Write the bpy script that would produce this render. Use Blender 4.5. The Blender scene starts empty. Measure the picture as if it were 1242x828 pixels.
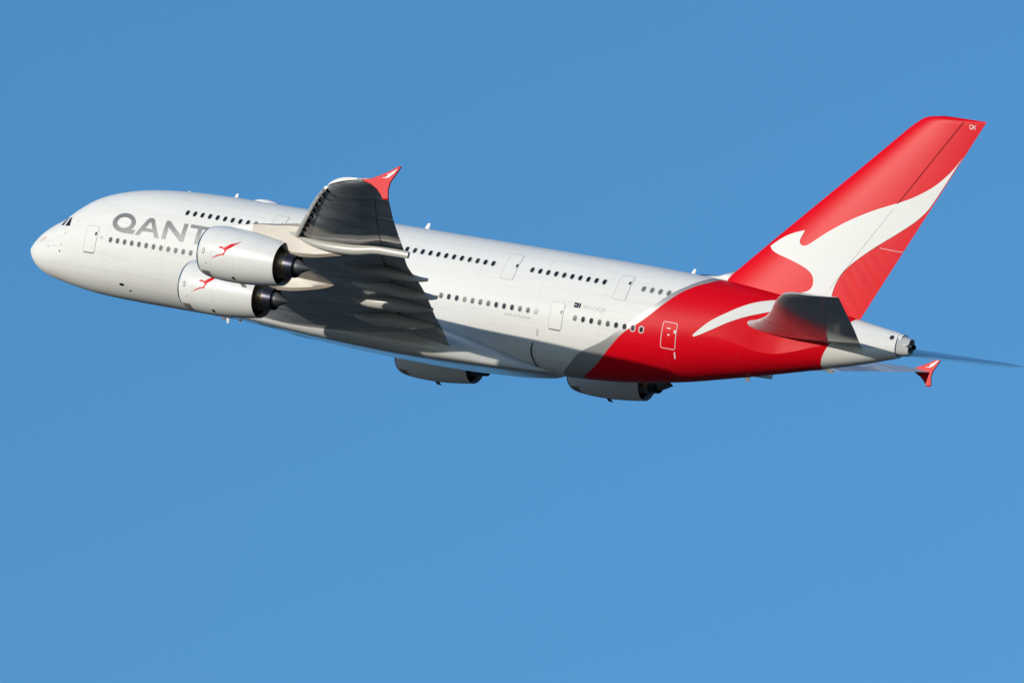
import bpy, bmesh, math, random
from mathutils import Vector, Matrix
from mathutils.bvhtree import BVHTree
from mathutils.geometry import delaunay_2d_cdt

SC = bpy.context.scene
COL = SC.collection
rad = math.radians

# ------------------------------------------------------------------ camera, attitude of the aircraft, sun, sky
# All aircraft geometry is written in the aircraft's own frame: x aft from the nose, y to starboard, z up (metres).
CAM_ELEV = rad(10.1)
ROT = Matrix(((0.85200263, 0.48230489, 0.20365048),
              (0.14626745, 0.15421173, -0.97715126),
              (-0.50269012, 0.86232287, 0.06084329)))       # aircraft frame -> (right, down, away) of the viewer
TR = Vector((-3.281226, -2.75651695, 509.36241248))          # where station (36,0,0) is, seen by the viewer
ce, se = math.cos(CAM_ELEV), math.sin(CAM_ELEV)
VIEW = Matrix(((1, 0, 0), (0, se, ce), (0, -ce, se)))        # (right, down, away) -> world
CAM_POS = Vector((0, -500, 1.7))
AIR_ROT = VIEW @ ROT
AIR_LOC = VIEW @ TR + CAM_POS - AIR_ROT @ Vector((36, 0, 0))

cam_data = bpy.data.cameras.new("camera")
cam = bpy.data.objects.new("camera", cam_data)
COL.objects.link(cam)
cam.location = CAM_POS
cam.rotation_euler = (rad(90) + CAM_ELEV, 0, 0)
cam_data.sensor_width = 36
cam_data.lens = 8955.17 / 1242 * 36
cam_data.clip_start = 1
cam_data.clip_end = 60000
SC.camera = cam

SUN_AZ, SUN_EL = rad(25), rad(8)      # in the aircraft frame: ahead of the port beam, above the wing plane
s_air = Vector((-math.sin(SUN_AZ) * math.cos(SUN_EL), -math.cos(SUN_AZ) * math.cos(SUN_EL), math.sin(SUN_EL)))
s_world = (AIR_ROT @ s_air).normalized()
sun_data = bpy.data.lights.new("sun", 'SUN')
sun_data.energy = 3.25
sun_data.angle = rad(0.55)
sun_data.color = (1.0, 0.94, 0.83)
sun = bpy.data.objects.new("sun", sun_data)
COL.objects.link(sun)
sun.rotation_euler = s_world.to_track_quat('Z', 'Y').to_euler()
sun.location = (0, 0, 400)

world = bpy.data.worlds.new("World")
SC.world = world
world.use_nodes = True
wn = world.node_tree
wn.nodes.clear()
w_out = wn.nodes.new('ShaderNodeOutputWorld')
w_bg = wn.nodes.new('ShaderNodeBackground')
w_sky = wn.nodes.new('ShaderNodeTexSky')
w_sky.sky_type = 'NISHITA'
w_sky.sun_disc = False
w_sky.sun_elevation = math.asin(s_world.z)
w_sky.sun_rotation = math.atan2(s_world.x, s_world.y)
w_sky.altitude = 0
w_sky.air_density = 1.0
w_sky.dust_density = 0.0
w_sky.ozone_density = 6.3
w_hs = wn.nodes.new('ShaderNodeMix'); w_hs.data_type = 'RGBA'
w_sun_side = wn.nodes.new('ShaderNodeTexSky')
for k in ('sky_type', 'sun_disc', 'sun_elevation', 'sun_rotation', 'altitude', 'air_density', 'dust_density', 'ozone_density'):
    setattr(w_sun_side, k, getattr(w_sky, k))
w_sun_side.ozone_density = 3.0
w_dir = wn.nodes.new('ShaderNodeTexCoord')
w_dot = wn.nodes.new('ShaderNodeVectorMath'); w_dot.operation = 'DOT_PRODUCT'
w_dot.inputs[1].default_value = Vector((s_world.x, s_world.y, 0)).normalized()
w_fac = wn.nodes.new('ShaderNodeMapRange'); w_fac.interpolation_type = 'SMOOTHSTEP'
w_fac.inputs['From Min'].default_value = -0.45; w_fac.inputs['From Max'].default_value = 0.55
wn.links.new(w_dir.outputs['Generated'], w_dot.inputs[0])
wn.links.new(w_dot.outputs['Value'], w_fac.inputs['Value'])
wn.links.new(w_fac.outputs[0], w_hs.inputs[0])
w_tone = wn.nodes.new('ShaderNodeHueSaturation')
w_tone.inputs['Hue'].default_value = 0.492; w_tone.inputs['Saturation'].default_value = 1.03
wn.links.new(w_sky.outputs[0], w_tone.inputs['Color'])
wn.links.new(w_tone.outputs[0], w_hs.inputs[6])
wn.links.new(w_sun_side.outputs[0], w_hs.inputs[7])
wn.links.new(w_hs.outputs[2], w_bg.inputs['Color'])
w_bg.inputs['Strength'].default_value = 0.143
# deep, even blue: the sky is read a little above the true elevation, so that it pales less towards the horizon
w_tc = wn.nodes.new('ShaderNodeTexCoord'); w_sep = wn.nodes.new('ShaderNodeSeparateXYZ'); w_cmb = wn.nodes.new('ShaderNodeCombineXYZ')
w_ma = wn.nodes.new('ShaderNodeMath'); w_ma.operation = 'MULTIPLY_ADD'
w_ma.inputs[1].default_value = 0.5; w_ma.inputs[2].default_value = 0.17
wn.links.new(w_tc.outputs['Generated'], w_sep.inputs[0])
wn.links.new(w_sep.outputs[0], w_cmb.inputs[0]); wn.links.new(w_sep.outputs[1], w_cmb.inputs[1])
wn.links.new(w_sep.outputs[2], w_ma.inputs[0]); wn.links.new(w_ma.outputs[0], w_cmb.inputs[2])
wn.links.new(w_cmb.outputs[0], w_sky.inputs[0])
wn.links.new(w_bg.outputs[0], w_out.inputs['Surface'])

SC.view_settings.view_transform = 'Standard'
SC.view_settings.look = 'None'
SC.view_settings.exposure = 0.0
SC.view_settings.gamma = 1.0
SC.view_settings.use_curve_mapping = False
SC.cycles.max_bounces = 8
SC.cycles.volume_bounces = 0

# ------------------------------------------------------------------ helpers
def interp(x, xs, ys):
    if x <= xs[0]: return ys[0]
    if x >= xs[-1]: return ys[-1]
    for i in range(len(xs) - 1):
        if x <= xs[i + 1]:
            t = (x - xs[i]) / (xs[i + 1] - xs[i])
            return ys[i] + t * (ys[i + 1] - ys[i])

class Smooth:
    """monotone cubic through the knots"""
    def __init__(s, pts):
        s.x = [p[0] for p in pts]; s.y = [p[1] for p in pts]
        n = len(s.x)
        h = [s.x[i + 1] - s.x[i] for i in range(n - 1)]
        d = [(s.y[i + 1] - s.y[i]) / h[i] for i in range(n - 1)]
        m = [0.0] * n
        m[0], m[-1] = d[0], d[-1]
        for i in range(1, n - 1):
            if d[i - 1] * d[i] > 0:
                w1, w2 = 2 * h[i] + h[i - 1], h[i] + 2 * h[i - 1]
                m[i] = (w1 + w2) / (w1 / d[i - 1] + w2 / d[i])
        s.h, s.m = h, m
    def __call__(s, x):
        x = min(max(x, s.x[0]), s.x[-1])
        i = 0
        while i < len(s.h) - 1 and x > s.x[i + 1]: i += 1
        t = (x - s.x[i]) / s.h[i]
        return ((2*t**3 - 3*t*t + 1) * s.y[i] + (t**3 - 2*t*t + t) * s.h[i] * s.m[i]
                + (-2*t**3 + 3*t*t) * s.y[i + 1] + (t**3 - t*t) * s.h[i] * s.m[i + 1])

def obj(name, verts, faces, mats, parent=None, smooth=True, sharp=None, fmat=None, fix=True):
    me = bpy.data.meshes.new(name)
    me.from_pydata([tuple(v) for v in verts], [], faces)
    if not isinstance(mats, (list, tuple)): mats = [mats]
    for m in mats: me.materials.append(m)
    if fmat:
        for p, k in zip(me.polygons, fmat): p.material_index = k
    if fix:
        bm = bmesh.new(); bm.from_mesh(me)
        bmesh.ops.remove_doubles(bm, verts=bm.verts, dist=1e-5)
        bmesh.ops.recalc_face_normals(bm, faces=bm.faces)
        bm.to_mesh(me); bm.free()
    for p in me.polygons: p.use_smooth = smooth
    if smooth and sharp is not None: me.set_sharp_from_angle(angle=rad(sharp))
    me.update()
    o = bpy.data.objects.new(name, me)
    COL.objects.link(o)
    if parent is not None: o.parent = parent
    return o

def loft(rings, cap0=True, cap1=True, closed=True):
    n = len(rings[0]); V = []; F = []
    for r in rings: V += list(r)
    for i in range(len(rings) - 1):
        for j in range(n if closed else n - 1):
            a, b = i * n + j, i * n + (j + 1) % n
            F.append((a, b, b + n, a + n))
    if cap0: F.append(tuple(range(n - 1, -1, -1)))
    if cap1: F.append(tuple(range((len(rings) - 1) * n, len(rings) * n)))
    return V, F

def revolve(profile, n=72, cx=None):
    """profile of (x, r); axis is local x"""
    rings = []
    for x, r in profile:
        rings.append([(x, r * math.cos(2 * math.pi * k / n), r * math.sin(2 * math.pi * k / n)) for k in range(n)])
    return loft(rings, cap0=profile[0][1] > 1e-6 and False, cap1=False)

def join(*parts):
    V, F = [], []
    for v, f in parts:
        k = len(V); V += list(v); F += [tuple(i + k for i in q) for q in f]
    return V, F

def box(x0, x1, y0, y1, z0, z1):
    V = [(x, y, z) for x in (x0, x1) for y in (y0, y1) for z in (z0, z1)]
    F = [(0, 1, 3, 2), (4, 6, 7, 5), (0, 4, 5, 1), (2, 3, 7, 6), (0, 2, 6, 4), (1, 5, 7, 3)]
    return V, F

def bvh_of(o):
    me = o.data
    return BVHTree.FromPolygons([v.co.copy() for v in me.vertices], [tuple(p.vertices) for p in me.polygons])

# ------------------------------------------------------------------ materials
def mat(name, color, rough=0.35, metal=0.0, spec=0.5, coat=0.0, noise=0.0, nscale=1.5, bump=0.0, streak=0.0, stretch=(0.12, 1, 1)):
    m = bpy.data.materials.new(name)
    m.use_nodes = True
    nt = m.node_tree
    b = nt.nodes['Principled BSDF']
    b.inputs['Base Color'].default_value = (*color, 1)
    b.inputs['Roughness'].default_value = rough
    b.inputs['Metallic'].default_value = metal
    b.inputs['Specular IOR Level'].default_value = spec
    b.inputs['Coat Weight'].default_value = coat
    b.inputs['Coat Roughness'].default_value = 0.06
    tc = nt.nodes.new('ShaderNodeTexCoord')
    mp = nt.nodes.new('ShaderNodeMapping')
    mp.inputs['Scale'].default_value = stretch
    nt.links.new(tc.outputs['Object'], mp.inputs['Vector'])
    nz = nt.nodes.new('ShaderNodeTexNoise')
    nz.inputs['Scale'].default_value = nscale
    nz.inputs['Detail'].default_value = 6
    nt.links.new(mp.outputs[0], nz.inputs['Vector'])
    if noise > 0:
        mr = nt.nodes.new('ShaderNodeMapRange')
        mr.inputs['From Min'].default_value = 0.3; mr.inputs['From Max'].default_value = 0.7
        mr.inputs['To Min'].default_value = 1 - noise; mr.inputs['To Max'].default_value = 1 + noise * 0.5
        nt.links.new(nz.outputs['Fac'], mr.inputs['Value'])
        mx = nt.nodes.new('ShaderNodeMix'); mx.data_type = 'RGBA'; mx.blend_type = 'MULTIPLY'
        mx.inputs[0].default_value = 1
        mx.inputs[6].default_value = (*color, 1)
        nt.links.new(mr.outputs[0], mx.inputs[7])
        nt.links.new(mx.outputs[2], b.inputs['Base Color'])
        rr = nt.nodes.new('ShaderNodeMapRange')
        rr.inputs['From Min'].default_value = 0.3; rr.inputs['From Max'].default_value = 0.7
        rr.inputs['To Min'].default_value = rough * 0.85; rr.inputs['To Max'].default_value = rough * 1.2
        nt.links.new(nz.outputs['Fac'], rr.inputs['Value'])
        nt.links.new(rr.outputs[0], b.inputs['Roughness'])
    if bump > 0:
        n2 = nt.nodes.new('ShaderNodeTexNoise'); n2.inputs['Scale'].default_value = 0.9; n2.inputs['Detail'].default_value = 1
        nt.links.new(tc.outputs['Object'], n2.inputs['Vector'])
        bp = nt.nodes.new('ShaderNodeBump'); bp.inputs['Strength'].default_value = 1.0
        bp.inputs['Distance'].default_value = bump
        nt.links.new(n2.outputs['Fac'], bp.inputs['Height'])
        nt.links.new(bp.outputs[0], b.inputs['Normal'])
    return m

RED = (0.72, 0.002, 0.011)
WHITE = (0.80, 0.78, 0.735)
M_white = mat('white_paint', WHITE, 0.42, spec=0.12, noise=0.04, nscale=0.8, bump=0.003)
M_red = mat('red_paint', RED, 0.37, spec=0.12, bump=0.0015)
M_silver = mat('silver_paint', (0.20, 0.20, 0.20), 0.5, metal=0.4)
M_mark = mat('marking_white', (0.82, 0.80, 0.78), 0.5, spec=0.2)
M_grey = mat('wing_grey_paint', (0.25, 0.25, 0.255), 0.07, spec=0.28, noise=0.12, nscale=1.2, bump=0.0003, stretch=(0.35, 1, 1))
def panels(m, color, ang, bw, bh, var=.13, ofs=0.0, dirt=.62):
    # skin panels: slightly different greys between thin dark joints, and oily streaks running aft
    nt = m.node_tree; b = nt.nodes['Principled BSDF']
    tc = nt.nodes.new('ShaderNodeTexCoord'); mp = nt.nodes.new('ShaderNodeMapping')
    mp.inputs['Rotation'].default_value = (0, 0, ang); mp.inputs['Location'].default_value = (ofs, ofs, 0)
    br = nt.nodes.new('ShaderNodeTexBrick')
    br.inputs['Color1'].default_value = (*[c * (1 + var) for c in color], 1); br.inputs['Color2'].default_value = (*[c * (1 - var) for c in color], 1)
    br.inputs['Mortar'].default_value = (*[c * .6 for c in color], 1)
    br.offset = 0.0; br.inputs['Scale'].default_value = 1; br.inputs['Mortar Size'].default_value = .016; br.inputs['Mortar Smooth'].default_value = .2
    br.inputs['Brick Width'].default_value = bw; br.inputs['Row Height'].default_value = bh
    nt.links.new(tc.outputs['Object'], mp.inputs[0]); nt.links.new(mp.outputs[0], br.inputs['Vector'])
    nz = nt.nodes.new('ShaderNodeTexNoise'); nz.inputs['Scale'].default_value = 1.0; nz.inputs['Detail'].default_value = 7
    m3 = nt.nodes.new('ShaderNodeMapping'); m3.inputs['Scale'].default_value = (.22, 2.2, .5)
    nt.links.new(tc.outputs['Object'], m3.inputs[0]); nt.links.new(m3.outputs[0], nz.inputs['Vector'])
    mr = nt.nodes.new('ShaderNodeMapRange'); mr.inputs['From Min'].default_value = .35; mr.inputs['From Max'].default_value = .68
    mr.inputs['To Min'].default_value = 1.12; mr.inputs['To Max'].default_value = dirt
    nt.links.new(nz.outputs['Fac'], mr.inputs['Value'])
    mx = nt.nodes.new('ShaderNodeMix'); mx.data_type = 'RGBA'; mx.blend_type = 'MULTIPLY'; mx.inputs[0].default_value = 1
    nt.links.new(br.outputs['Color'], mx.inputs[6]); nt.links.new(mr.outputs[0], mx.inputs[7])
    nt.links.new(mx.outputs[2], b.inputs['Base Color'])
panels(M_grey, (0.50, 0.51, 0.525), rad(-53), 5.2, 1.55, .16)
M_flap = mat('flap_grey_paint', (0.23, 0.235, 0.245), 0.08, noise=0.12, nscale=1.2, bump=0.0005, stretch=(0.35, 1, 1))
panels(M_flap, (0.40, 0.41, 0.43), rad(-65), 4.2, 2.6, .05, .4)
M_fairing = mat('fairing_paint', (0.50, 0.485, 0.45), 0.3, noise=0.12)
M_tip = mat('tail_cone_grey', (0.55, 0.54, 0.52), 0.35, noise=0.1)
M_cream = mat('pylon_cream', (0.47, 0.40, 0.33), 0.38, noise=0.35, nscale=0.9, stretch=(0.6, 1, 1.3))
M_dark = mat('dark_duct', (0.012, 0.013, 0.02), 0.35)
M_black = mat('black_rubber', (0.01, 0.01, 0.012), 0.5)
M_glass = mat('window_glass', (0.012, 0.014, 0.022), 0.10)
M_glass_b = mat('window_glass_dim', (0.03, 0.031, 0.036), 0.2, spec=0.3)
M_blind = mat('window_blind', (0.16, 0.165, 0.17), 0.3)
M_metal = mat('bare_metal', (0.45, 0.45, 0.46), 0.22, metal=1.0)
M_hot = mat('core_titanium', (0.34, 0.24, 0.15), 0.28, metal=1.0, noise=0.35, nscale=2.2, stretch=(2.5, 0.3, 0.3))
M_cone = mat('exhaust_cone_metal', (0.24, 0.235, 0.235), 0.42, metal=0.9, noise=0.2, nscale=2)
M_nozzle = mat('nozzle_metal', (0.05, 0.05, 0.07), 0.35, metal=0.8)
M_seam = mat('seam_grey', (0.56, 0.55, 0.53), 0.5, spec=0.2)
M_haze_glass = mat('window_glass_pale', (0.075, 0.075, 0.08), 0.3, spec=0.3)
M_line = mat('pink_white_line', (0.80, 0.56, 0.55), 0.5, spec=0.2)
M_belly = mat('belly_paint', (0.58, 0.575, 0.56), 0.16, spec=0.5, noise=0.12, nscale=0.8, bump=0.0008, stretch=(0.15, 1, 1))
M_redline = mat('dark_red_joint', (0.34, 0.006, 0.014), 0.5, spec=0.1)
M_seamd = mat('seam_dark', (0.04, 0.04, 0.05), 0.5)
M_faint = mat('faint_grey_lettering', (0.62, 0.61, 0.59), 0.5, spec=0.2)
M_markgrey = mat('marking_grey', (0.20, 0.20, 0.20), 0.5, spec=0.2)
M_panel = mat('inlet_panel_grey', (0.23, 0.22, 0.20), 0.35, noise=0.15)
M_blue = mat('flag_blue', (0.012, 0.015, 0.04), 0.6, spec=0.1)

# fuselage paint: white, a silver band and the red tail with a white tail cone; borders are drawn in side view
def curve_node(nt, pts, lo_in, hi_in, lo_out, hi_out, zsock):
    mr = nt.nodes.new('ShaderNodeMapRange')
    mr.inputs['From Min'].default_value = lo_in; mr.inputs['From Max'].default_value = hi_in
    nt.links.new(zsock, mr.inputs['Value'])
    fc = nt.nodes.new('ShaderNodeFloatCurve')
    c = fc.mapping.curves[0]
    P = sorted(((z - lo_in) / (hi_in - lo_in), (x - lo_out) / (hi_out - lo_out)) for x, z in pts)
    while len(c.points) < len(P): c.points.new(0.5, 0.5)
    for p, (a, b) in zip(c.points, P):
        p.location = (a, b); p.handle_type = 'AUTO_CLAMPED'
    fc.mapping.update()
    nt.links.new(mr.outputs[0], fc.inputs['Value'])
    m2 = nt.nodes.new('ShaderNodeMapRange')
    m2.inputs['To Min'].default_value = lo_out; m2.inputs['To Max'].default_value = hi_out
    nt.links.new(fc.outputs[0], m2.inputs['Value'])
    return m2.outputs[0]

def fuselage_material():
    m = mat('fuselage_paint', WHITE, 0.40, spec=0.09, bump=0.004)
    nt = m.node_tree
    b = nt.nodes['Principled BSDF']
    tc = nt.nodes.new('ShaderNodeTexCoord')
    sp = nt.nodes.new('ShaderNodeSeparateXYZ')
    nt.links.new(tc.outputs['Object'], sp.inputs[0])
    X, Z = sp.outputs['X'], sp.outputs['Z']
    red = [(55.95, 4.8), (55.77, 4.19), (54.77, 3.46), (54.06, 2.87), (53.34, 2.09), (52.24, .85), (51.55, .2), (50.71, -.49), (49.73, -1.63), (48.85, -2.6), (48.1, -3.19), (46.9, -3.77), (45.9, -4.2)]
    sil = [(55.6, 4.8), (55.25, 4.31), (54.35, 3.5), (53.5, 2.74), (52.55, 1.75), (51.5, .66), (50.39, -.35), (49.13, -1.35), (47.3, -2.38), (46.2, -3.3), (45.4, -3.8), (44.7, -4.2)]
    rear = [(66.5, 4.8), (66.4, 3.3), (66.2, 2.8), (65.5, 1.6), (65.17, .91), (64.9, .4), (64.65, -.13), (64.45, -.6), (64.3, -2.0)]
    def step(border):
        s = nt.nodes.new('ShaderNodeMath'); s.operation = 'SUBTRACT'
        nt.links.new(X, s.inputs[0]); nt.links.new(border, s.inputs[1])
        t = nt.nodes.new('ShaderNodeMapRange')
        t.inputs['From Min'].default_value = -0.012; t.inputs['From Max'].default_value = 0.012
        nt.links.new(s.outputs[0], t.inputs['Value'])
        return t.outputs[0]
    f_sil = step(curve_node(nt, sil, -4.4, 5.0, 43, 57, Z))
    f_red = step(curve_node(nt, red, -4.4, 5.0, 43, 57, Z))
    f_rear = step(curve_node(nt, rear, -4.4, 5.0, 63, 68, Z))
    def mix(fac, a, c):
        n = nt.nodes.new('ShaderNodeMix'); n.data_type = 'RGBA'
        nt.links.new(fac, n.inputs[0])
        for k, v in ((6, a), (7, c)):
            if isinstance(v, tuple): n.inputs[k].default_value = (*v, 1)
            else: nt.links.new(v, n.inputs[k])
        return n.outputs[2]
    # weathered white: faint lengthwise streaks and slightly different skin panels
    nz = nt.nodes.new('ShaderNodeTexNoise'); nz.inputs['Scale'].default_value = 1.0; nz.inputs['Detail'].default_value = 7
    mp = nt.nodes.new('ShaderNodeMapping'); mp.inputs['Scale'].default_value = (0.10, 1.2, 1.6)
    nt.links.new(tc.outputs['Object'], mp.inputs['Vector']); nt.links.new(mp.outputs[0], nz.inputs['Vector'])
    mr = nt.nodes.new('ShaderNodeMapRange')
    mr.inputs['From Min'].default_value = .35; mr.inputs['From Max'].default_value = .7
    nt.links.new(nz.outputs['Fac'], mr.inputs['Value'])
    white = mix(mr.outputs[0], (0.815, 0.795, 0.75), (0.77, 0.75, 0.71))
    redv = mix(mr.outputs[0], RED, (0.67, 0.002, 0.011))
    c1 = mix(f_sil, white, (0.42, 0.41, 0.40))
    c2 = mix(f_red, c1, redv)
    c3 = mix(f_rear, c2, white)
    # frame joints: thin lines round the barrel every few frames
    wv = nt.nodes.new('ShaderNodeMath'); wv.operation = 'MODULO'; wv.inputs[1].default_value = 5.08
    ad = nt.nodes.new('ShaderNodeMath'); ad.operation = 'ADD'; ad.inputs[1].default_value = 2.0
    nt.links.new(X, ad.inputs[0]); nt.links.new(ad.outputs[0], wv.inputs[0])
    ln = nt.nodes.new('ShaderNodeMath'); ln.operation = 'LESS_THAN'; ln.inputs[1].default_value = 0.03
    nt.links.new(wv.outputs[0], ln.inputs[0])
    l2 = nt.nodes.new('ShaderNodeMath'); l2.operation = 'MULTIPLY'; l2.inputs[1].default_value = 0.15
    nt.links.new(ln.outputs[0], l2.inputs[0])
    lap = None                                  # lengthwise lap joints
    for zz in (3.55, 1.75, -.95, -2.3, -3.2):
        d = nt.nodes.new('ShaderNodeMath'); d.operation = 'COMPARE'; nt.links.new(Z, d.inputs[0])
        d.inputs[1].default_value = zz; d.inputs[2].default_value = .013
        if lap is None: lap = d.outputs[0]
        else:
            ad2 = nt.nodes.new('ShaderNodeMath'); ad2.operation = 'ADD'; nt.links.new(lap, ad2.inputs[0]); nt.links.new(d.outputs[0], ad2.inputs[1]); lap = ad2.outputs[0]
    lp = nt.nodes.new('ShaderNodeMath'); lp.operation = 'MULTIPLY'; lp.inputs[1].default_value = .10
    nt.links.new(lap, lp.inputs[0])
    c3 = mix(lp.outputs[0], c3, (0.1, 0.1, 0.1))
    # travelling dirt: narrow streaks low on the body
    gz = nt.nodes.new('ShaderNodeTexNoise'); gz.inputs['Scale'].default_value = 1.0; gz.inputs['Detail'].default_value = 5
    gm = nt.nodes.new('ShaderNodeMapping'); gm.inputs['Scale'].default_value = (.18, 3.0, 4.5)
    nt.links.new(tc.outputs['Object'], gm.inputs['Vector']); nt.links.new(gm.outputs[0], gz.inputs['Vector'])
    gr = nt.nodes.new('ShaderNodeMapRange'); gr.inputs['From Min'].default_value = .56; gr.inputs['From Max'].default_value = .74
    gr.inputs['To Max'].default_value = .13
    nt.links.new(gz.outputs['Fac'], gr.inputs['Value'])
    gw = nt.nodes.new('ShaderNodeMath'); gw.operation = 'SUBTRACT'; gw.use_clamp = True      # shows on the white only
    nt.links.new(gr.outputs[0], gw.inputs[0]); nt.links.new(f_sil, gw.inputs[1])
    c3 = mix(gw.outputs[0], c3, (0.30, 0.28, 0.25))
    c4 = mix(l2.outputs[0], c3, (0.1, 0.1, 0.1))
    nt.links.new(c4, b.inputs['Base Color'])
    # the silver band is metallic paint
    i1 = nt.nodes.new('ShaderNodeMath'); i1.operation = 'SUBTRACT'
    nt.links.new(f_sil, i1.inputs[0]); nt.links.new(f_red, i1.inputs[1])
    i2 = nt.nodes.new('ShaderNodeMath'); i2.operation = 'MULTIPLY'; i2.inputs[1].default_value = 0.35
    i2.use_clamp = True
    nt.links.new(i1.outputs[0], i2.inputs[0])
    nt.links.new(i2.outputs[0], b.inputs['Metallic'])
    return m
M_fus = fuselage_material()

# ------------------------------------------------------------------ ground (far below, out of the picture; it lights the undersides)
def ground_material():
    m = mat('dry_grass', (0.05, 0.056, 0.054), 0.9, noise=0.5, nscale=0.02, stretch=(1, 1, 1))
    return m
gs = 20000
g = obj('ground', [(-gs, -gs, 0), (gs, -gs, 0), (gs, gs, 0), (-gs, gs, 0)], [(0, 1, 2, 3)], ground_material(), smooth=False)
g['kind'] = 'structure'

# ------------------------------------------------------------------ the airliner
ROOT = bpy.data.objects.new('airliner', None)
COL.objects.link(ROOT)
ROOT.location = AIR_LOC
ROOT.rotation_euler = AIR_ROT.to_euler()
ROOT['label'] = 'white four-engined double-deck airliner with red tail climbing across the blue sky'
ROOT['category'] = 'airplane'

# ---- fuselage
ZT = Smooth([(0, -1.5), (.1, -1.36), (.3, -1.1), (.65, -.62), (1, -.22), (2, .56), (3, 1.16), (4, 2.02), (5.5, 3.01), (7, 3.57), (9, 4.03), (11.5, 4.33), (14, 4.47), (17, 4.53), (48, 4.53), (53, 4.46), (57, 4.3), (62, 3.86), (66, 3.27), (70.0, 2.74)])
ZB = Smooth([(0, -1.5), (.1, -1.66), (.3, -1.97), (.65, -2.4), (1, -2.7), (2, -3.12), (3, -3.34), (4.5, -3.58), (6.5, -3.79), (9, -3.88), (12, -3.9), (45, -3.9), (48, -3.74), (53, -3.09), (58, -2.02), (63, -.81), (67, .23), (70.0, 1.15)])
WID = Smooth([(0, 0), (.06, .27), (.15, .44), (.5, .86), (1, 1.24), (2, 1.8), (3, 2.22), (4.5, 2.64), (6, 2.94), (8, 3.22), (10, 3.4), (13, 3.54), (16, 3.57), (44, 3.57), (48, 3.5), (52, 3.27), (56, 2.88), (60, 2.35), (64, 1.72), (68, 1.05), (70.0, .72)])

def fus_y(x, z):
    """half width of the plain barrel at station x, height z"""
    a, b, w = ZT(x), ZB(x), WID(x)
    zc = b + .46 * (a - b)
    if z >= zc: u, n = (z - zc) / (a - zc), 2.2
    else: u, n = (zc - z) / (zc - b), 2.1
    u = min(abs(u), 1)
    return w * (1 - u ** n) ** (1 / n)

# the flat either side of the tail where the stabilizer sits: upper and lower edge in side view
FLAT_T = Smooth([(55.6, .25), (57, 1.35), (59, 2.35), (61, 3.0), (63, 3.05), (65, 2.6), (67.5, 2.0)])
FLAT_B = Smooth([(55.6, .15), (57.5, .28), (59.3, -.04), (60.3, -.2), (61.3, -.16), (62.7, .2), (64.1, .72), (67.5, 1.9)])

def fus_ring(x, n=160):
    """open ring from the crown down the starboard side, under the keel and up the port side; carries edge loops along the flat"""
    a, b, w = ZT(x), ZB(x), WID(x)
    zc = b + .46 * (a - b)
    half = []
    m = n // 2
    k1, k2 = int(m * .34), int(m * .58)
    def ang(z):
        if z >= zc: return math.asin(min(1, ((z - zc) / (a - zc))) ** 1.1)
        return -math.asin(min(1, ((zc - z) / (zc - b))) ** 1.05)
    t1d, t2d = math.pi / 2 - math.pi * k1 / m, math.pi / 2 - math.pi * k2 / m
    f = min(max((x - 50) / 5.6, 0), 1) * min(max((69.5 - x) / 2, 0), 1)
    xx = min(max(x, 55.6), 67.5)
    t1 = t1d + f * (ang(min(FLAT_T(xx), a - .1)) - t1d)
    t2 = t2d + f * (ang(max(FLAT_B(xx), b + .1)) - t2d)
    if t2 > t1 - .02: t2 = t1 - .02
    for k in range(m + 1):
        if k <= k1: t = math.pi / 2 + (t1 - math.pi / 2) * k / k1
        elif k <= k2: t = t1 + (t2 - t1) * (k - k1) / (k2 - k1)
        else: t = t2 + (-math.pi / 2 - t2) * (k - k2) / (m - k2)
        c, s = math.cos(t), math.sin(t)
        e = 2.2 if s > 0 else 2.1
        y = w * abs(c) ** (2 / e)
        z = zc + (a - zc) * abs(s) ** (2 / e) if s > 0 else zc - (zc - b) * abs(s) ** (2 / e)
        half.append([y, z])
    if 55.6 < x < 67.5:
        (ya, za), (yb, zb_) = half[k1], half[k2]
        for k in range(k1 + 1, k2):
            q = (za - half[k][1]) / max(za - zb_, 1e-6)
            half[k][0] = half[k][0] * .1 + .9 * (ya + (yb - ya) * q)
    ring = [(x, y, z) for y, z in half] + [(x, -y, z) for y, z in half[-2:0:-1]]
    return ring

xs = [0.0008] + [.02, .06, .12, .2, .3, .42, .56, .72, .9] + [1.1 + .25 * i for i in range(44)] + [12.1 + .5 * i for i in range(86)] + [55.1 + .25 * i for i in range(58)] + [69.78]
V, F = loft([fus_ring(x) for x in xs])
fus = obj('fuselage', V, F, M_fus, ROOT, sharp=14)
FB = bvh_of(fus)

# tail cone end with the auxiliary power unit outlet
def oval(x, y0, y1, z0, z1, n=40, e=2.3):
    out = []
    for k in range(n):
        t = 2 * math.pi * k / n
        c, s = math.cos(t), math.sin(t)
        out.append((x, (y0 + y1) / 2 + (y1 - y0) / 2 * math.copysign(abs(c) ** (2 / e), c), (z0 + z1) / 2 + (z1 - z0) / 2 * math.copysign(abs(s) ** (2 / e), s)))
    return out
V, F = loft([oval(69.74, -.68, .68, 1.19, 2.68, e=2.5), oval(70.55, -.46, .46, 1.36, 2.52, e=3), oval(70.62, -.44, .44, 1.38, 2.50, e=3), oval(70.62, -.36, .36, 1.5, 2.42, e=3), oval(70.3, -.33, .33, 1.55, 2.38, e=3)], cap0=False)
obj('tail_cone_end', V, F, M_tip, fus, sharp=30)
V, F = loft([[(x, y * k, z) for y, z in ((-.62, 2.28), (-.56, 2.5), (-.36, 2.68), (0, 2.735), (.36, 2.68), (.56, 2.5), (.62, 2.28))] for x, k in ((69.7, 1.0), (70.06, .93))], closed=True)
obj('tail_cone_hood', V, F, M_white, fus, sharp=30)
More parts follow.
